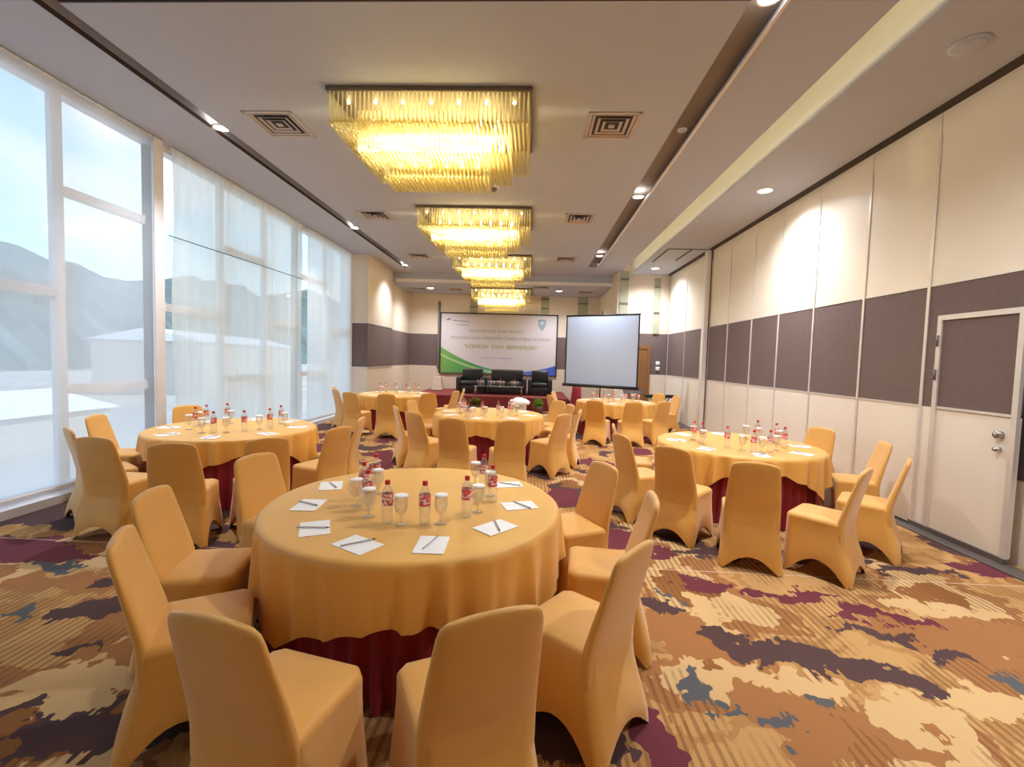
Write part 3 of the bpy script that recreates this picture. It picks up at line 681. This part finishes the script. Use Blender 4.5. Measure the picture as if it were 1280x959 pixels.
# black keyboard on crossed stand
t = thing('equipment_stand', 'black crossed-leg stand holding a slim black case, far right corner', 'stand', (3.55, 12.75, 0), .1)
c = MB(); c.bbox(-.40, .40, -.14, .14, .74, .82, .02); c.build('case', M['black'], t)
for sy in (-.1, .1):
    for s_ in (-1, 1): c = MB(); c.tube((s_ * .28, sy, .012), (-s_ * .24, sy, .74), .014, 8); c.build('leg', M['black'], t)
t = thing('music_stand', 'dark slim stand with a sloping tray beside the screen', 'stand', (3.0, 13.6, 0))
c = MB(); c.add([(-.28, -.10, .78), (.28, -.10, .78), (.28, .12, .90), (-.28, .12, .90), (-.28, -.10, .765), (.28, -.10, .765), (.28, .13, .885), (-.28, .13, .885)], [(0, 1, 2, 3), (7, 6, 5, 4), (0, 4, 5, 1), (1, 5, 6, 2), (2, 6, 7, 3), (3, 7, 4, 0)]); c.build('tray', M['black'], t)
c = MB(); c.tube((0, 0, .3), (0, 0, .83), .012, 8); c.build('pole', M['black'], t)
for a in (90, 210, 330): c = MB(); c.tube((0, 0, .32), (.24 * math.cos(math.radians(a)), .24 * math.sin(math.radians(a)), .01), .01, 8); c.build('leg', M['black'], t)

# ================================================================ TABLES
TABLES = {1: (-.708, 2.859), 2: (2.479, 5.527), 3: (-3.564, 5.353), 4: (-.693, 7.638), 5: (-3.224, 10.936), 6: (1.997, 10.816)}
TNAME = {1: 'the nearest round table', 2: 'the table by the partition panels', 3: 'the table by the window blinds',
         4: 'the middle table', 5: 'the far left table', 6: 'the far right table'}
RT = .9; ZT = .762
def skirt_mesh():
    c = MB(); n = 288; rings = []
    for k_ in range(7):
        f = k_ / 6; zz = .728 * (1 - f) + .006 * f
        rings.append([((.825 + (.008 + .022 * f) * math.sin(48 * a) + .012 * f * math.sin(5 * a + 1)) * math.cos(a), (.825 + (.008 + .022 * f) * math.sin(48 * a) + .012 * f * math.sin(5 * a + 1)) * math.sin(a), zz) for a in [2 * PI * i / n for i in range(n)]])
    c.loft(list(reversed(rings)), cap0=False, cap1=False); return c
def cloth_mesh(seed, rot, base=.27, gain=.85):
    rnd = random.Random(seed); n = 240; c = MB(); rings = []
    ph = [rnd.uniform(0, 6.28) for _ in range(6)]
    A = [2 * PI * i / n for i in range(n)]
    for r in (.02, .3, .6, .8, .87): rings.append([(r * math.cos(a), r * math.sin(a), ZT + .0012 * math.sin(3 * a + ph[0]) * r) for a in A])
    rings.append([(.893 * math.cos(a), .893 * math.sin(a), ZT - .002) for a in A])
    rings.append([(.908 * math.cos(a), .908 * math.sin(a), ZT - .014) for a in A])
    def drop(a):
        b = a + rot; mx = max(abs(math.cos(b)), abs(math.sin(b)))
        return base + gain * .62 * (1 / mx - 1) + .012 * math.sin(13 * a + ph[1]) + .008 * math.sin(27 * a)
    rows = 12
    for k_ in range(1, rows + 1):
        f = k_ / rows; rg = []
        for a in A:
            d = drop(a)
            fold = (1 - 2 * abs(math.sin(13 * a + 1.2 * math.sin(3 * a + ph[2]) + ph[3])) ** .7) + .5 * math.sin(34 * a + 1.5 * math.sin(5 * a) + ph[4]) + .3 * math.sin(9 * a + ph[5])
            r = .914 + .016 * f + (.006 + .029 * f) * fold * min(1.15, .5 + .4 * math.sin(2 * a + ph[0]) ** 2 + .6 * (d - base) / .3)
            rg.append((r * math.cos(a), r * math.sin(a), ZT - .014 - d * f))
        rings.append(rg)
    c.loft(list(reversed(rings)), cap0=False, cap1=True); return c
tb = thing('banquet_table', '', 'table', (0, 0, 0), 0, 'round banquet tables')
MB().lathe([(.85, .735), (.895, .737), (.895, .755), (.89, .757)], 64).build('tabletop', M['wood'], tb)
MB().lathe([(.30, 0), (.30, .02), (.05, .06), (.045, .70), (.28, .735)], 24).build('pedestal', M['alum_dark'], tb)
s_ = skirt_mesh().build('table_skirt', M['burgundy'], tb); s_['label'] = 'burgundy pleated skirt hanging to the floor'
first = True
CROT = {1: PI / 4 + .55, 2: .1, 3: PI / 4, 4: .15, 5: .0, 6: .35}
CB = {1: (.29, .75), 2: (.15, 1.3), 3: (.17, 1.15), 4: (.23, .9), 5: (.27, .8), 6: (.27, .8)}
LK = {1: 'nearest the viewer, largest in view, set with bottles and notepads', 2: 'standing by the right partition wall', 3: 'standing by the left window blinds', 4: 'in the middle of the room before the stage', 5: 'far left, near the end of the windows', 6: 'far right, below the projection screen'}
for k_, (x, y) in TABLES.items():
    lb = 'round banquet table ' + LK[k_]
    if first: tb.location = (x, y, 0); tb['label'] = lb; first = False
    else: dup(tb, (x, y, 0), .3 * k_, lb)
    o = cloth_mesh(k_, CROT[k_], *CB[k_]).build('tablecloth', M['gold_cloth'], None, (x, y, 0))
    tag(o, 'gold tablecloth draped over ' + TNAME[k_], 'tablecloth', 'gold tablecloths')

# ================================================================ CHAIRS
def cover_parts():
    N = 12  # points per side
    def ring(t):
        zs = .455
        hw = .245 + (.212 - .245) * smooth01(t * 1.1)
        yb = -.285 + (.085) * smooth01(t * 1.15) ; yf = .212 - .008 * t
        pts = []
        cr = .035
        # sides: front (right->left), left (front->back), back, right
        cs = [((hw, yf), (-hw, yf), .12), ((-hw, yf), (-hw, yb), .15), ((-hw, yb), (hw, yb), .115), ((hw, yb), (hw, yf), .15)]
        for (ax, ay), (bx, by), arch in cs:
            L = math.hypot(bx - ax, by - ay); dx, dy = (bx - ax) / L, (by - ay) / L; nx_, ny_ = dy, -dx
            for i in range(N):
                s = (i + .5) / N
                d = cr * .55 + (L - cr * 1.1) * s
                sn = math.sin(PI * s)
                z0 = .004 + arch * (math.sin(PI * max(0, min(1, (s - .07) / .86))) ** .8)
                inset = -.028 * sn * (1 - t) * (1 if abs(dx) < .5 else .5)
                px, py = ax + dx * d, ay + dy * d
                # keep corners round
                pts.append((px - nx_ * -inset * -1 * -1, py - ny_ * -inset * -1 * -1, z0 + (zs - z0) * t))
        return pts
    c = MB(); T = [0, .06, .14, .26, .40, .56, .72, .86, .95, 1.0]
    rings = [ring(t) for t in T]
    skirt = MB().loft(rings, cap0=False, cap1=False)
    top = rings[-1]; cx, cy = 0, .02
    def ins(f, dz): return [(cx + (p[0] - cx) * f, cy + (p[1] - cy) * f, p[2] + dz) for p in top]
    seat = MB().loft([top, ins(.99, .012), ins(.955, .024), ins(.88, .031), ins(.6, .037), ins(.25, .039), ins(.05, .040)], cap0=False, cap1=True)
    # backrest: slim slab leaning back
    prof = [(.28, .198, -.165, .030), (.34, .2115, -.171, .031), (.38, .2130, -.1702, .0312), (.42, .2132, -.1702, .0312), (.46, .2130, -.1715, .0315), (.49, .2120, -.176, .0305), (.52, .2100, -.181, .0295), (.62, .203, -.206, .025), (.72, .195, -.234, .022), (.80, .187, -.256, .020), (.85, .181, -.269, .019), (.876, .173, -.275, .018), (.893, .156, -.279, .015), (.901, .132, -.281, .010), (.904, .10, -.282, .004)]
    rings = []
    for zz, hw, yc, th in prof:
        pts = []
        n = 40
        for i in range(n):
            a = 2 * PI * i / n; ca, sa = math.cos(a), math.sin(a)
            sx = math.copysign(abs(ca) ** .33, ca); sy = math.copysign(abs(sa) ** .75, sa)
            bow = .016 * (1 - (sx * sx))
            crown = .012 * (1 - sx * sx) if zz > .86 else 0
            pts.append((hw * sx, yc + th * sy - bow * (.5 if zz > .5 else .1), zz + crown))
        rings.append(pts)
    back = MB().loft(rings, cap0=True, cap1=True)
    return seat, skirt, back
def make_chair():
    t = thing('banquet_chair', '', 'chair', (0, 0, 0), 0, 'gold covered banquet chairs')
    seat, skirt, back = cover_parts()
    seat.build('seat', M['gold'], t); skirt.build('skirt', M['gold'], t); back.build('backrest', M['gold'], t)
    for sx in (-1, 1):
        for sy in (-.255, .188): MB().lathe([(.011, 0), (.012, .012), (.010, .03)], 10, (sx * .218, sy, 0)).build('foot', M['alum_dark'], t)
    return t
chair0 = make_chair(); used = [False]
def place_chair(x, y, rz, label):
    if not used[0]:
        used[0] = True; chair0.location = (x, y, 0); chair0.rotation_euler.z = rz; chair0['label'] = label
    else: dup(chair0, (x, y, 0), rz, label, 'gold covered banquet chairs')
# (back top x, y, turn in degrees away from facing the table centre, label)
CH = {
 1: [(-2.03, 2.42, -6, 'gold chair left of the nearest table, rear one of two'),
     (-1.70, 1.83, -16, 'gold chair left of the nearest table, nearer one of two, seen from the side'),
     (-.92, 1.265, -6, 'big gold chair at the bottom left, back to the viewer'),
     (-.09, 1.37, 4, 'big gold chair at the bottom centre, back to the viewer'),
     (.475, 1.925, 0, 'gold chair at the front right of the nearest table, seen in side view'),
     (.75, 2.70, 0, 'gold chair directly right of the nearest table, partly behind a side view chair'),
     (.58, 3.50, 0, 'gold chair at the rear right of the nearest table, front of its back visible'),
     (-2.03, 3.33, 0, 'gold chair at the rear left of the nearest table, facing the viewer')],
 2: [(1.84, 3.74, 0, 'gold chair with its back square to the viewer at the right table'),
     (2.66, 3.66, 38, 'gold chair in side view at the front right of the right table'),
     (3.36, 4.14, 18, 'thin side view gold chair at the right end of the right table'),
     (3.78, 5.10, 0, 'gold chair beyond the right end of the right table, nearer one by the partition'),
     (3.82, 6.10, 0, 'gold chair behind the right table close to the partition panels'),
     (1.34, 4.31, 0, 'gold chair with tall narrow back at the left front of the right table'),
     (.98, 4.95, 0, 'gold chair at the left end of the right table, nearer one of two'),
     (1.05, 5.75, 0, 'thin gold chair at the left end of the right table, farther one of two')],
 3: [(-4.38, 4.12, 0, 'thin side view gold chair nearest the window sill at the left table'),
     (-3.76, 3.75, 6, 'pale gold chair turned from the viewer at the front left of the left table'),
     (-4.92, 5.0, 0, 'gold chair between the left table and the window, facing right'),
     (-4.78, 6.15, 0, 'gold chair half hidden behind the left table by the blinds'),
     (-2.95, 3.62, 0, 'shaded gold chair with its back to the viewer in front of the left table'),
     (-2.36, 4.00, 0, 'shaded gold chair back at the front right of the left table, behind a nearer chair'),
     (-2.02, 4.77, 0, 'dark-shaded gold chair at the right of the left table'),
     (-2.08, 5.55, 0, 'pale-edged gold chair at the right of the left table, behind a darker chair')],
 4: [(-1.64, 6.30, 0, 'pale gold chair at the front left of the middle table'),
     (-1.00, 5.78, 0, 'gold chair with its back to the viewer left of centre at the middle table'),
     (-.225, 5.76, 0, 'shaded gold chair with its back to the viewer right of centre at the middle table'),
     (.50, 6.62, 0, 'gold chair in side view at the right of the middle table'),
     (.80, 7.30, 0, 'thin gold chair edge behind the side view chair right of the middle table'),
     (.72, 8.15, 0, 'gold chair at the rear right of the middle table, nearer one'),
     (.55, 8.85, 0, 'gold chair at the rear right of the middle table, farther thin one'),
     (-2.08, 6.92, 0, 'thin gold chair edge at the left of the middle table'),
     (-2.10, 7.95, 0, 'gold chair at the left of the middle table, facing the viewer')],
 5: [(-4.30, 9.85, 0, 'thin gold chair nearest the window at the far left table'),
     (-4.65, 10.6, 0, 'gold chair by the window behind two others at the far left table'),
     (-3.72, 9.20, 0, 'pale gold chair at the front left of the far left table'),
     (-2.90, 9.05, 0, 'gold chair with its back square to the viewer at the far left table'),
     (-2.15, 9.55, 0, 'gold chair at the front right of the far left table'),
     (-1.72, 10.5, 0, 'gold chair at the right of the far left table'),
     (-1.66, 11.3, 0, 'thin gold chair farthest right at the far left table')],
 6: [(1.28, 9.15, 0, 'gold chair with its back square to the viewer at the far right table, left one'),
     (2.05, 9.10, 0, 'gold chair with its back to the viewer at the far right table, right one'),
     (2.75, 9.45, 0, 'gold chair in side view at the right of the far right table'),
     (3.55, 11.2, 0, 'pale gold chair at the far right corner by the post'),
     (3.30, 11.85, 0, 'gold chair behind the corner chair near the black stand'),
     (.42, 10.2, 0, 'thin gold chair at the left of the far right table, nearer one'),
     (.55, 11.3, 0, 'thin gold chair at the left of the far right table, farther one')],
}
for k_, L in CH.items():
    tx, ty = TABLES[k_]
    for bx, by, tw, lb in L:
        dx, dy = tx - bx, ty - by; dist = math.hypot(dx, dy); dx, dy = dx / dist, dy / dist
        rmin = 1.45
        if dist < rmin: bx, by = tx - dx * rmin, ty - dy * rmin
        rz = math.atan2(dy, dx) - PI / 2 + math.radians(tw)
        fx, fy = -math.sin(rz), math.cos(rz)
        place_chair(bx + fx * .285, by + fy * .285, rz, lb)

# ================================================================ TABLE SETTINGS
ZS = ZT + .001
def make_bottle():
    t = thing('water_bottle', '', 'bottle', (0, 0, 0), 0, 'water bottles')
    MB().lathe([(.026, 0), (.031, .004), (.0315, .03), (.029, .05), (.0315, .07), (.0315, .165), (.026, .185), (.014, .208), (.0125, .225)], 20).build('body', M['bottle'], t); body = t.children[0]
    MB().lathe([(.0322, .105), (.0322, .168)], 20, cap0=False, cap1=False).build('label_band', M['label'], body)
    MB().lathe([(.0148, .218), (.0152, .222), (.0152, .238), (.0135, .241)], 16).build('cap', M['cap'], t)
    return t
def make_goblet():
    t = thing('goblet', '', 'goblet', (0, 0, 0), 0, 'lidded water goblets')
    MB().lathe([(.034, 0), (.034, .003), (.012, .008), (.007, .014), (.007, .045), (.014, .056), (.030, .075), (.037, .105), (.036, .140), (.033, .158), (.031, .158), (.034, .140), (.035, .105), (.028, .078), (.010, .060)], 20, cap1=True).build('bowl', M['glass'], t)
    MB().lathe([(.0365, .157), (.0378, .159), (.0378, .165), (.035, .167)], 20).build('paper_lid', M['paper'], t)
    return t
bot0 = make_bottle(); gob0 = make_goblet(); seen = {}
def put(p0, x, y, z_, label):
    rz = random.uniform(0, 6.28)
    if not seen.get(p0.name): seen[p0.name] = 1; p0.location = (x, y, z_); p0.rotation_euler.z = rz; p0['label'] = label
    else: dup(p0, (x, y, z_), rz, label)
pad_me = [None]; pen_me = [None]
def notepad(x, y, rz, label):
    if pad_me[0] is None: pad_me[0] = MB().box(-.075, .075, -.105, .105, 0, .003).build('notepad', M['paper']); o = pad_me[0]
    else: o = pad_me[0].copy(); COL.objects.link(o)
    o.location = (x, y, ZS); o.rotation_euler.z = rz; tag(o, label, 'notepad', 'notepads on the tables')
def make_pencil():
    t = thing('pencil', '', 'pencil', (0, 0, 0), 0, 'pencils on notepads')
    MB().tube((0, -.085, .0045), (0, .07, .0045), .0042, 6).build('shaft', M['pen'], t)
    MB().tube((0, .07, .0045), (0, .09, .0045), .0042, 6, r2=.0008).build('tip', M['dark'], t)
    return t
pen0 = make_pencil()
def pencil(x, y, rz, label):
    if not seen.get('pen'): seen['pen'] = 1; pen0.location = (x, y, ZS + .004); pen0.rotation_euler.z = rz; pen0['label'] = label
    else: dup(pen0, (x, y, ZS + .004), rz, label)
# nearest table
for (x, y), lb in zip([(-1.06, 3.10), (-1.05, 2.85), (-.955, 2.66), (-.772, 2.455), (-.566, 2.468), (-.352, 2.61), (-.318, 3.22), (-.228, 2.905)],
    ['rearmost red capped bottle in the left cluster on the nearest table', 'leftmost red capped bottle in the left cluster on the nearest table', 'red capped bottle just behind the left goblet on the nearest table',
     'red capped bottle left of centre on the nearest table', 'red capped bottle at the centre front of the nearest table', 'red capped bottle right of centre at the front of the nearest table',
     'rearmost red capped bottle at the right of the nearest table', 'rightmost red capped bottle on the nearest table']):
    put(bot0, x, y, ZS, lb.replace('red capped bottle', 'red capped water bottle'))
for (x, y), lb in zip([(-1.05, 2.72), (-.905, 2.54), (-.69, 2.44), (-.478, 2.48), (-.297, 2.695), (-.385, 3.29), (-1.0, 2.97), (-.255, 3.03)],
    ['leftmost lidded goblet on the nearest table', 'lidded goblet second from left on the nearest table', 'lidded goblet between the two central bottles on the nearest table', 'lidded goblet right of the centre bottle on the nearest table',
     'lidded goblet just left of the rightmost bottle on the nearest table', 'rearmost lidded goblet at the right of the nearest table', 'lidded goblet hidden among the left bottles on the nearest table', 'lidded goblet behind the rightmost bottle on the nearest table']):
    put(gob0, x, y, ZS, lb)
TX, TY = TABLES[1]
WH = ['at the rear left edge', 'at the left edge', 'at the front left', 'left of centre at the front', 'at the front centre', 'at the front right', 'at the right edge', 'at the rear right']
PADS = [(-1.38, 3.11, 20), (-1.33, 2.69, 5), (-1.12, 2.33, 25), (-.82, 2.15, 60), (-.465, 2.19, 2), (-.17, 2.46, -42), (-.05, 2.85, -70), (-.15, 3.32, -75)]
PENS = [((-1.406, 3.162), (-1.331, 3.07)), ((-1.436, 2.746), (-1.254, 2.663)), ((-1.228, 2.316), (-1.029, 2.334)), ((-.902, 2.10), (-.742, 2.226)), ((-.498, 2.10), (-.449, 2.308)), ((-.189, 2.581), (-.135, 2.367)), ((-.1, 2.92), (.03, 2.78)), ((-.208, 3.345), (-.056, 3.29))]
for (x, y, a), (p, q), wh in zip(PADS, PENS, WH):
    notepad(x, y, math.atan2(TY - y, TX - x) - PI / 2 if a is None else math.radians({0: a}.get(0)), 'white notepad ' + wh + ' of the nearest table')
    pencil((p[0] + q[0]) / 2, (p[1] + q[1]) / 2, math.atan2(q[1] - p[1], q[0] - p[0]) - PI / 2, 'pencil on the notepad ' + wh + ' of the nearest table')
ORD = ['leftmost', 'second from left', 'third from left', 'fourth from left', 'fifth from left', 'sixth from left', 'seventh from left', 'eighth from left', 'ninth from left']
def setting(k_, bl, gl, pads=True):
    nmt = TNAME[k_]
    bl = sorted(bl, key=lambda p: p[0] / p[1]); gl = sorted(gl, key=lambda p: p[0] / p[1])
    for i, (x, y) in enumerate(bl): put(bot0, x, y, ZS, ORD[i] + ' water bottle on ' + nmt)
    for i, (x, y) in enumerate(gl): put(gob0, x, y, ZS, ORD[i] + ' lidded goblet on ' + nmt)
    tx, ty = TABLES[k_]
    P = []
    for i in range(8):
        a = 2 * PI * i / 8 + .35 * k_; P.append((tx + .70 * math.cos(a), ty + .70 * math.sin(a), a))
    P.sort(key=lambda p: p[0] / p[1])
    for i, (x, y, a) in enumerate(P):
        notepad(x, y, a + PI / 2 + random.uniform(-.4, .4), ORD[i] + ' white notepad on ' + nmt)
        if k_ in (2, 3): pencil(x, y, a + random.uniform(.4, 1.4), 'pencil lying on the ' + ORD[i] + ' notepad on ' + nmt)
k9 = .9385
setting(2, [(a * k9, b * k9) for a, b in ((2.121, 5.952), (2.178, 5.827), (2.374, 5.551), (3.077, 6.276), (2.568, 5.304), (3.189, 6.014), (2.776, 5.35), (3.107, 5.666))],
        [(2.02, 5.36), (2.33, 5.06), (2.50, 4.98), (2.75, 5.90), (2.72, 5.12), (2.98, 5.55), (2.82, 5.72), (2.02, 5.68)])
setting(3, [(a * k9, b * k9) for a, b in ((-4.273, 5.636), (-4.317, 5.893), (-3.78, 5.278), (-4.201, 6.142), (-3.526, 5.469), (-3.363, 5.745), (-3.422, 6.112))],
        [(-3.96, 5.12), (-3.66, 4.92), (-3.45, 5.02), (-3.22, 5.28), (-3.10, 5.62), (-3.80, 5.62), (-4.05, 5.40)])
setting(4, [(a * k9, b * k9) for a, b in ((-1.203, 7.959), (-1.221, 8.379), (-.996, 7.294), (-.807, 7.717), (-.55, 7.811), (-.355, 7.882), (-.329, 8.508))],
        [(-1.02, 7.15), (-.88, 6.98), (-.70, 7.10), (-.45, 7.18), (-.22, 7.45), (-.30, 7.75), (-1.18, 7.6)])
setting(5, [(-3.674, 10.97), (-3.62, 11.25), (-3.333, 11.121), (-3.045, 11.04), (-2.935, 11.45), (-2.80, 11.2)], [(-3.55, 10.8), (-3.22, 10.85), (-2.92, 10.8), (-3.75, 11.2), (-2.72, 10.95)])
setting(6, [(1.561, 10.784), (1.685, 10.653), (1.939, 10.744), (2.231, 10.85), (2.45, 11.2), (2.55, 10.9)], [(1.50, 11.05), (1.80, 10.60), (2.08, 10.55), (2.38, 10.68), (2.52, 11.15)])
# water on the stage table
for i, x in enumerate((-1.72, -1.36, -1.04, -.56)):
    put(bot0, x, 15.48, .752, ORD[i] + ' water bottle on the glass stage table'); put(gob0, x + .10, 15.44, .752, ORD[i] + ' lidded goblet on the glass stage table'); put(gob0, x - .09, 15.56, .752, ORD[i] + ' lidded goblet in the back row of the glass stage table')
